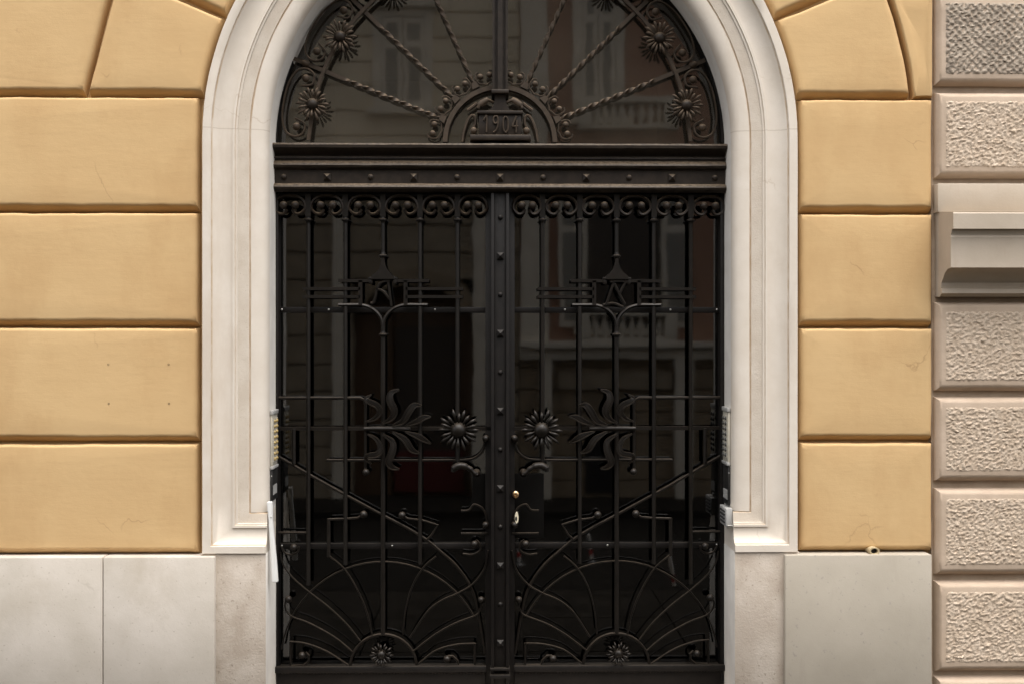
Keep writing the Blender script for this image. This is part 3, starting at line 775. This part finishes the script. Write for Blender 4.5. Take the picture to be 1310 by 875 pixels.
def dark_box(s, label, py0, py1):
    xw = xin_l if s > 0 else xin_r
    z0, z1 = UZ(py1, .15), UZ(py0, .15)
    r = empty('entry_reader', (xw, .15, z0), label, 'entry reader', 'black readers under the doorbell panels')
    c = B(); box(c, xw+s*.001, xw+s*.013, .085, .23, z0, z1, .004); obj('case', c, M['blackplastic'], r, smooth=40)
    c = B(); lathe_y(c, Vector((xw+s*.008, .086, z1-.03)), [(.004, .002), (.0035, -.002), (0, -.003)], 12); obj('lens', c, M['greyplastic'], r)
    c = B(); box(c, xw+s*.013, xw+s*.0155, .10, .20, z0+.03, z0+.08, .001); obj('sensor_window', c, M['greyplastic'], r)
dark_box(1, 'narrow black reader on the left reveal, under the amber doorbell panel', 599, 638)
dark_box(-1, 'narrow black reader on the right reveal, above the grey metal box', 596, 645)
# grey box on the right reveal
z0, z1 = UZ(672, .1), UZ(648.5, .1)
gb = empty('junction_box', (xin_r, .1, z0), 'small grey metal box with louvred side on the right reveal', 'metal box')
c = B(); box(c, xin_r-.034, xin_r-.001, .03, .2, z0, z1, .004); obj('case', c, M['greyplastic'], gb, smooth=40)
for k in range(4):
    c = B(); zz = z0+.018+k*.019; box(c, xin_r-.042, xin_r-.0345, .06, .18, zz, zz+.007, .001); obj('louvre', c, M['blackplastic'], gb)
c = B(); box(c, xin_r-.030, xin_r+.02, .02, .0295, z0-.006, z0+.012, .002); obj('bracket', c, M['steel'], gb)
# white strip leaning from the left reveal
ws = B()
cen = [(345.2, 641), (346.6, 665), (348.8, 695), (350.8, 720), (352.2, 744)]
wid = [3.6, 2.6, 3.2, 3.6, 3.8]
cs = smoothpts([U(a, b, .02) for a, b in cen], 6); n = len(cs)
wl = [PXM*(wid[min(4, int(i/6))]+(wid[min(4, int(i/6)+1)]-wid[min(4, int(i/6))])*((i % 6)/6)) for i in range(n)]
sweep(ws, cs, wl, .012, 4, sq=True); cap_fix(ws)
bmesh.ops.bevel(ws, geom=[e_ for e_ in ws.edges if e_.calc_face_angle(0) > 1], offset=.004, segments=2, affect='EDGES')
wo = empty('flyer_holder', (U(349, 745, .03).x, .03, U(349, 745, .03).z), 'slanting white plastic strip on the left jamb below the black reader', 'plastic strip')
obj('strip', ws, M['whiteplastic'], wo, smooth=40)
sc = B(); p = U(346.6, 661, .007); ball(sc, p, .004, .5, 8); obj('screw', sc, M['steel'], wo, smooth=60)
# pipe end
pc = U(1117.5, 704, -.02)
pe = empty('pipe_end', (pc.x, .0, pc.z-.02), 'short cut brass pipe end sticking out above the right grey slab', 'pipe')
c = B(); lathe_y(c, Vector((pc.x, -.036, pc.z)), [(.017, .09), (.0275, .09), (.0275, .001), (.0265, 0), (.0195, 0), (.0175, .002), (.017, .088)], 24)
for v in c.verts: v.co.z = pc.z+(v.co.z-pc.z)*.74
obj('tube', c, plain('tarnished_brass', (.50, .40, .24), .5, .3), pe, smooth=40)
c = B(); lathe_y(c, Vector((pc.x, -.018, pc.z)), [(0, 0), (.0168, 0), (.0168, .03)], 20)
for v in c.verts: v.co.z = pc.z+(v.co.z-pc.z)*.74
obj('bore', c, M['darkroom'], pe)

# ================================================================= BEIGE NEIGHBOUR
YN = -.02
nbx0 = UX(1198.5, YN); nbx1 = nbx0+4.2
nb = empty('beige_building', (nbx0, .3, 0), 'beige stone building corner with rough textured blocks and a cornice, right of the yellow front', 'building')
bk = B(); box(bk, XR+.005, nbx1, .035, .5, 0, HB-1); box(bk, XR+.005, nbx1, .5, 8, 0, HB-1); obj('masonry_backing', bk, M['joint'], nb)
NPROF = [(0, 0, .06), (.001, .001, .02), (.006, .006, .006), (.016, .014, -.008), (.028, .022, -.018), (.036, .03, -.02)]
rows = [(-8.5, 108.5), (117.5, 227.5), (386.5, 500), (508, 615.5), (625, 735.5), (744, 860), (867, 893)]
bw = 1.30
wl_ = B(); rough = []
allrows = [(UZ(a, YN, 1250), UZ(b, YN, 1250), i) for i, (a, b) in enumerate(rows)]
zt = allrows[0][0]+9*PXM; q = 0
while zt < HB-1.6: allrows.append((zt+113*PXM, zt, 7+q)); zt += 122*PXM; q += 1
for zt_, zb2, i in allrows:
    for c_ in range(3):
        x0 = nbx0+c_*(bw+.03); x1 = x0+bw
        block(wl_, [(x0, zb2), (x1, zb2), (x1, zt_), (x0, zt_)], NPROF, sub=.05, wob=.0015, seed=i+c_*11)
        if i < 8 and zt_-zb2 > .2: rough.append((x0+.043, x1-.043, zb2+.05, zt_-.047, i, c_))
cap_fix(wl_); obj('block_wall', wl_, M['beige'], nb, smooth=40)
for x0, x1, z0, z1, i, c_ in rough:
    rb_ = B()
    step = .0050 if c_ == 0 else .02
    nx_, nz_ = int((x1-x0)/step), int((z1-z0)/step)
    if c_ == 0: nx_ = int(.75/step) ; x1 = min(x1, x0+1.214)
    nx_ = int((x1-x0)/step)
    gr = []
    for a in range(nz_+1):
        row = []
        for b in range(nx_+1):
            x = x0+(x1-x0)*b/nx_; z = z0+(z1-z0)*a/nz_
            ed = min(b, nx_-b, a, nz_-a)
            pz = Vector((x*(63+6*math.sin(i*2.1))+i*9, 0, z*(98+11*math.cos(i*1.7)))); 
            wv = Vector((noise.noise(pz*.6+Vector((9, 2, 1))), 0, noise.noise(pz*.6+Vector((1, 22, 1)))))*.7
            if i == 0:   # diagonal tooling on the topmost block
                h = .55+.55*math.sin(x*150+wv.x*2.6)*math.sin(z*150+wv.z*2.6)+.75*noise.noise(pz*1.3)+.35*noise.noise(pz*2.9)
            else:
                h = .5+.8*noise.noise(pz+wv)+.5*noise.noise(pz*1.9+wv)+.25*noise.noise(pz*3.7)
            h = max(0, min(1.4, h))
            dep = 0 if ed == 0 else h*.0092*min(1, ed/2.)
            jx = noise.noise(pz*1.7+Vector((5, 5, 5)))*.003 if ed else (noise.noise(pz*.8)*.002)
            row.append(rb_.verts.new((x+jx, YN+.002-dep if ed else YN+.003, z+jx)))
        gr.append(row)
    for a in range(nz_):
        for b in range(nx_): 
            rb_.faces.new((gr[a][b], gr[a][b+1], gr[a+1][b+1], gr[a+1][b]))
    obj('rough_panel', rb_, M['beige_dirty'] if i == 0 else M['beige_rough'], nb, smooth=80)
fs = B(); box(fs, nbx0, nbx1, YN-.012, .06, UZ(272.5, YN, 1250), UZ(235.5, YN, 1250), .006); obj('fascia', fs, M['cornice'], nb, smooth=40)
cx0 = UX(1201, YN)
cp = [(.06, 272), (-.205, 272), (-.210, 273.5), (-.210, 293), (-.190, 294), (-.186, 297), (-.178, 301), (-.180, 304), (-.178, 305.5), (-.178, 342.5), (-.174, 343), (-.135, 344.5), (-.10, 350), (-.075, 357), (-.055, 362), (-.05, 368), (-.048, 369.5), (-.060, 370), (-.062, 375.5), (-.05, 377), (-.03, 380), (.06, 380)]
cb = B()
a = [cb.verts.new((cx0, y, UZ(p, y, 1230))) for y, p in cp]; b = [cb.verts.new((nbx1, y, UZ(p, y, 1230))) for y, p in cp]
for i in range(len(cp)): cb.faces.new((a[i], a[(i+1) % len(cp)], b[(i+1) % len(cp)], b[i]))
cb.faces.new(a); cb.faces.new(b[::-1]); cap_fix(cb)
obj('cornice', cb, M['cornice'], nb, smooth=25)

# ================================================================= STREET
def ground_z(y): return -.13 if y > -2.2 else max(-1.3, -.13-(-2.2-y)*1.17/12.0)
gd = B(); ys = [60, .6, -2.2, -14.2, -200]; vs_ = [[gd.verts.new((x_, y_, ground_z(y_))) for y_ in ys] for x_ in (-200, -60, 60, 200)]
for a_, b_ in zip(vs_, vs_[1:]):
    for i in range(len(ys)-1): gd.faces.new((a_[i], b_[i], b_[i+1], a_[i+1]))
cap_fix(gd); tag(obj('street', gd, M['asphalt']), kind='structure')
pv = B()
x = -12.0
random.seed(3)
while x < 12:
    w = random.uniform(.7, 1.1); yy = .48
    for k in range(3):
        d = .86; 
        if True: box(pv, x+.004, x+w-.004, yy-d+.004 if k else yy-d+.004, yy-.004, -.125, 0 - random.uniform(0, .003), .004)
        yy -= d
    x += w
tag(obj('pavement', pv, M['paving']), kind='structure')
kb = B(); box(kb, -12, 12, -2.26, -2.105, -.13, -.002, .01); tag(obj('kerb', kb, M['asphalt']), kind='structure')
pv = B(); box(pv, -30, 30, -16.5, -14.3, -1.4, -1.17, .01); tag(obj('far_pavement', pv, M['paving']), kind='structure')

# short warning posts standing on the ground behind the photographer's spot
for k, (px, py, tl, tx) in enumerate(((664, 722, .0, 'below the brass lock'), (757, 719, .12, 'left of the dark doorway reflection'), (864, 757, .16, 'near the right jamb'))):
    dep = 10.0
    for it in range(12): dep = (1.85-(0 if 2*YG-(dep-6) > -2.1 else ground_z(2*YG-(dep-6))))*F/(py-437.5)
    vy = dep-6.0; p = U(px, 437.5, vy)
    wp = empty('warning_post', (p.x, 2*YG-vy, -.004 if 2*YG-vy > -2.1 else ground_z(2*YG-vy)-.01), 'white warning post with red band mirrored in the glass '+tx, 'post', 'warning posts mirrored in the door')
    h = .30; q = B(); A = Vector((p.x, 2*YG-vy, wp.location.z+.01)); T = Vector((-tl*h, 0, h))
    sweep(q, [A, A+T*.5, A+T*.52, A+T], .016, None, 10); cap_fix(q); obj('pole', q, M['whiteplastic'], wp, smooth=40)
    q = B(); sweep(q, [A+T*.28, A+T*.46], .0175, None, 10); cap_fix(q); obj('red_band', q, M['redpaint'], wp, smooth=40)
    q = B(); lathe_y(q, Vector((0, 0, 0)), [(.0, 0), (.07, 0), (.075, .012), (.03, .03), (.014, .05), (0, .05)], 16)
    bmesh.ops.rotate(q, verts=q.verts, cent=(0, 0, 0), matrix=Matrix.Rotation(PI/2, 3, 'X')); bmesh.ops.translate(q, verts=q.verts, vec=(A.x, A.y, wp.location.z)); obj('base', q, M['blackplastic'], wp, smooth=40)
# ================================================================= OPPOSITE SIDE OF THE STREET (seen mirrored in the panes)
YO = -16.2; YV = 2*YG-YO               # mirrored depth
def OX(px): return U(px, 437, YV).x
def OZ(py): return U(640, py, YV).z
def window(parent, x0, x1, z0, z1, trim, shutter_open=False, y=YO):
    f = B(); t = .16
    box(f, x0-t, x0, y, y+.10, z0-.1, z1+t); box(f, x1, x1+t, y, y+.10, z0-.1, z1+t); box(f, x0, x1, y, y+.10, z1, z1+t)
    box(f, x0-t-.1, x1+t+.1, y, y+.2, z0-.22, z0-.1); box(f, x0-t-.06, x1+t+.06, y, y+.22, z1+t, z1+t+.12)
    w = obj('window', f, trim, parent)
    p = B(); box(p, x0, x1, y-.02, y+.012, z0-.1, z1); obj('pane', p, M['curtained'], w)
    hw = (x1-x0)/2
    for s in (0, 1):
        if shutter_open: a, b = ((x0-hw*.55-.16, x0-.02) if s == 0 else (x1+.02, x1+hw*.55+.16)); yy = y+.11
        else: a, b = ((x0+.01, x0+hw-.01) if s == 0 else (x0+hw+.01, x1-.01)); yy = y+.03
        q = B(); e_ = .08
        box(q, a, a+e_, yy, yy+.05, z0-.08, z1-.02); box(q, b-e_, b, yy, yy+.05, z0-.08, z1-.02)
        zm = z0+(z1-z0)*.68
        for za, zb_ in ((z0-.08, z0+.04), (zm-.07, zm+.07), (z1-.12, z1-.02)): box(q, a+e_, b-e_, yy, yy+.048, za, zb_)
        obj('shutter', q, trim, w)
        q = B()
        for za, zb_ in ((z0+.04, zm-.07), (zm+.07, z1-.12)):
            n = int((zb_-za)/.075)
            for k in range(n):
                zz = za+(zb_-za)*k/n; box(q, a+e_, b-e_, yy+.01, yy+.04, zz+.012, zz+(zb_-za)/n)
        obj('louvres', q, M['shutter'], w)
HO = 9.8
# grey-green house
gx0, gx1 = OX(-500), OX(664)
gh = empty('stone_house', (gx1, YO, -1.3), 'grey green stone house with shuttered windows and a wide arch, mirrored in the panes', 'building')
w_ = B(); zg = OZ(238)
box(w_, gx0, gx1, YO-8, YO-.08, zg, HO)
k = 0; zz = zg
while zz < HO-.3:
    box(w_, gx0, gx1, YO-.08, YO, zz+.018, zz+.46, .012); zz += .48
obj('upper_wall', w_, M['grnstone'], gh)
ax0, ax1 = OX(450), OX(606); az = OZ(345)
w_ = B(); 
zz = -1.28
while zz < zg-.05:
    zt_ = min(zz+.52, zg-.1)
    box(w_, gx0, ax0, YO-.09, YO, zz+.025, zt_, .015)
    box(w_, ax1, gx1, YO-.09, YO, zz+.025, zt_, .015)
    if zz > az-.3: box(w_, ax0, ax1, YO-.09, YO-.005, zz+.025, zt_, .015)
    zz += .54
box(w_, gx0, ax0, YO-8, YO-.095, -1.3, zg-.1); box(w_, ax1, gx1, YO-8, YO-.095, -1.3, zg-.1); box(w_, ax0, ax1, YO-8, YO-.095, az+.02, zg-.1)
ar = B(); cxa = (ax0+ax1)/2; ra = (ax1-ax0)/2+.02
obj('ground_floor_wall', w_, M['darkstone'], gh)
po = [(cxa+ra*1.02*math.cos(t), az-.75+(1.0*ra*.62)*math.sin(t)) for t in [PI*k/16 for k in range(17)]]
pi_ = [(cxa+(ra-.3)*math.cos(t), az-.75+(ra*.62-.3)*math.sin(t)) for t in [PI*k/16 for k in range(17)]]
for k in range(16): prism(ar, [po[k], po[k+1], pi_[k+1], pi_[k]], YO-.3, YO+.06)
obj('arch', ar, M['brownstone'], gh)
dr = B(); box(dr, ax0, ax0+.75, YO-.55, YO-.4, -1.2, az-.9); box(dr, ax0, ax1, YO-.7, YO-.56, -1.2, az+.1); dd = obj('shop_front', dr, M['wood'], gh)
dr = B(); box(dr, ax0+.8, ax1-.3, YO-.55, YO-.5, -.9, az-1.1); obj('shop_window', dr, M['curtained'], dd)
dr = B(); box(dr, ax0+.8, ax1-.2, YO-.5, YO-.4, -1.1, -.3); obj('stall_riser', dr, M['redsign'], dd)
st_ = B(); box(st_, gx0, gx1, YO-.1, YO+.22, zg-.095, zg+.012, .02); obj('string_course', st_, M['grnstone'], gh)
pl_ = B()
for a_, b_ in ((352, 366), (426, 441), (605, 622)): box(pl_, OX(a_), OX(b_), YO+.001, YO+.14, -1.2, zg-.1, .01)
obj('pilaster', pl_, M['trim'], gh)
for wx in (515, 515-190, 515-380, 515-570):
    window(gh, OX(wx-27), OX(wx+29), OZ(134), OZ(24), M['trim']); window(gh, OX(wx-27), OX(wx+29), OZ(134)+4.0, OZ(24)+4.0, M['trim'])
# terracotta house
rx0, rx1 = OX(665), OX(1010)
rh = empty('terracotta_house', (rx0, YO, -1.3), 'terracotta red house with pale balustrades and open shutters, mirrored in the panes', 'building')
zq = OZ(437)
w_ = B(); box(w_, rx0, rx1, YO-8, YO-.02, zq, HO+.6); obj('upper_wall', w_, M['red'], rh)
w_ = B(); zz = -1.28
box(w_, rx0, rx1, YO-8, YO-.06, -1.3, zq)
while zz < zq-.4: box(w_, rx0, rx1, YO-.06, YO, zz+.02, min(zq-.35, zz+.42), .012); zz += .44
obj('ground_floor_wall', w_, M['brownstone'], rh)
w_ = B(); box(w_, rx0, rx1, YO, YO+.35, zq-.12, zq, .02); box(w_, rx0, rx1, YO, YO+.2, zq-.34, zq-.125, .02); box(w_, rx0, rx1, YO, YO+.3, HO+.3, HO+.6); obj('string_course', w_, M['trim'], rh)
w_ = B(); box(w_, rx0+.02, rx0+.55, YO+.001, YO+.1, zq, HO); box(w_, rx1-.5, rx1, YO+.001, YO+.1, zq, HO); obj('quoin_strip', w_, M['trim'], rh)
w_ = B(); box(w_, OX(862), OX(884), YO+.001, YO+.25, -1.2, zq-.34); box(w_, OX(690), OX(705), YO+.001, YO+.25, -1.2, zq-.34); obj('pilaster', w_, M['trim'], rh)
w_ = B(); box(w_, OX(748), OX(785), YO-.05, YO+.05, -1.1, OZ(560)); obj('shop_window', w_, M['darkroom'], rh)
w_ = B(); box(w_, OX(715), OX(858), YO+.001, YO+.12, OZ(497), OZ(476)); obj('shop_fascia', w_, M['darkstone'], rh)
for lv in range(3):
    dz = lv*4.1
    for cx_ in (797, 797+190):
        x0, x1 = OX(cx_-46), OX(cx_+48)
        if cx_ > 900: x0, x1 = OX(cx_-36), OX(cx_+0)
        if lv: x0, x1 = OX(cx_-32-22), OX(cx_-32+22)
        window(rh, x0, x1, OZ(434)+.3+dz, OZ(238)+dz, M['trim'], lv == 0)
    bal = B(); x0, x1 = OX(738), OX(864)
    box(bal, x0, x1, YO+.05, YO+.3, zq+.5+dz, zq+.62+dz, .01); box(bal, x0, x1, YO+.05, YO+.3, zq+.005+dz, zq+.08+dz)
    box(bal, x0, x0+.25, YO+.05, YO+.32, zq+.08+dz, zq+.5+dz); box(bal, x1-.25, x1, YO+.05, YO+.32, zq+.08+dz, zq+.5+dz)
    bo = obj('balustrade', bal, M['trim'], rh)
    for k in range(8):
        q = B(); xx = x0+.35+(x1-x0-.7)*k/7
        r_ = [.04, .035, .06, .075, .05, .035, .045]; pts = [Vector((xx, YO+.18, zq+.08+dz+.42*t/6)) for t in range(7)]
        sweep(q, pts, r_, None, 8); cap_fix(q); obj('baluster', q, M['trim'], bo, smooth=60)
# pale house further along
px0, px1 = OX(1011), OX(1700)
ph = empty('pale_house', (px0, YO, -1.3), 'plain pale house across the street beside the terracotta red house', 'building')
w_ = B(); box(w_, px0, px1, YO-8, YO, -1.3, HO-.5); obj('wall', w_, M['trim'], ph)
for lv in range(3):
    for cx_ in (1100, 1290, 1480): window(ph, OX(cx_-28), OX(cx_+28), 1.2+lv*3.9, 3.2+lv*3.9, M['trim'])

# ================================================================= LIGHT
EL, ROT = math.radians(58), math.radians(-152)
w = bpy.data.worlds.new('World'); scene.world = w; w.use_nodes = True
nt = w.node_tree; bg = nt.nodes['Background']
sky = nt.nodes.new('ShaderNodeTexSky'); sky.sky_type = 'NISHITA'; sky.sun_disc = False
sky.dust_density = 4; sky.air_density = 1.0; sky.ozone_density = 1.0
hs = nt.nodes.new('ShaderNodeHueSaturation'); hs.inputs['Saturation'].default_value = .22
nt.links.new(sky.outputs[0], hs.inputs['Color']); nt.links.new(hs.outputs[0], bg.inputs['Color']); bg.inputs['Strength'].default_value = .15
sd = bpy.data.lights.new('sun', 'SUN'); so = bpy.data.objects.new('sun', sd); COL.objects.link(so)
sd.energy = .85; sd.angle = math.radians(70); sd.color = (1, .95, .88)
# direction towards the sun: in front of the wall (negative y), high, a little to the right
sdir = Vector((.12, -.26, .93)).normalized(); EL = math.asin(sdir.z)
so.rotation_euler = (-sdir).to_track_quat('-Z', 'Y').to_euler(); so.location = (3, -9, 14)
sky.sun_elevation = EL; sky.sun_rotation = math.atan2(sdir.x, sdir.y)
vs = scene.view_settings; vs.view_transform = 'Standard'; vs.look = 'None'; vs.exposure = 1.45; vs.gamma = 1; vs.use_curve_mapping = False
scene.cycles.max_bounces = 8; scene.cycles.transparent_max_bounces = 8
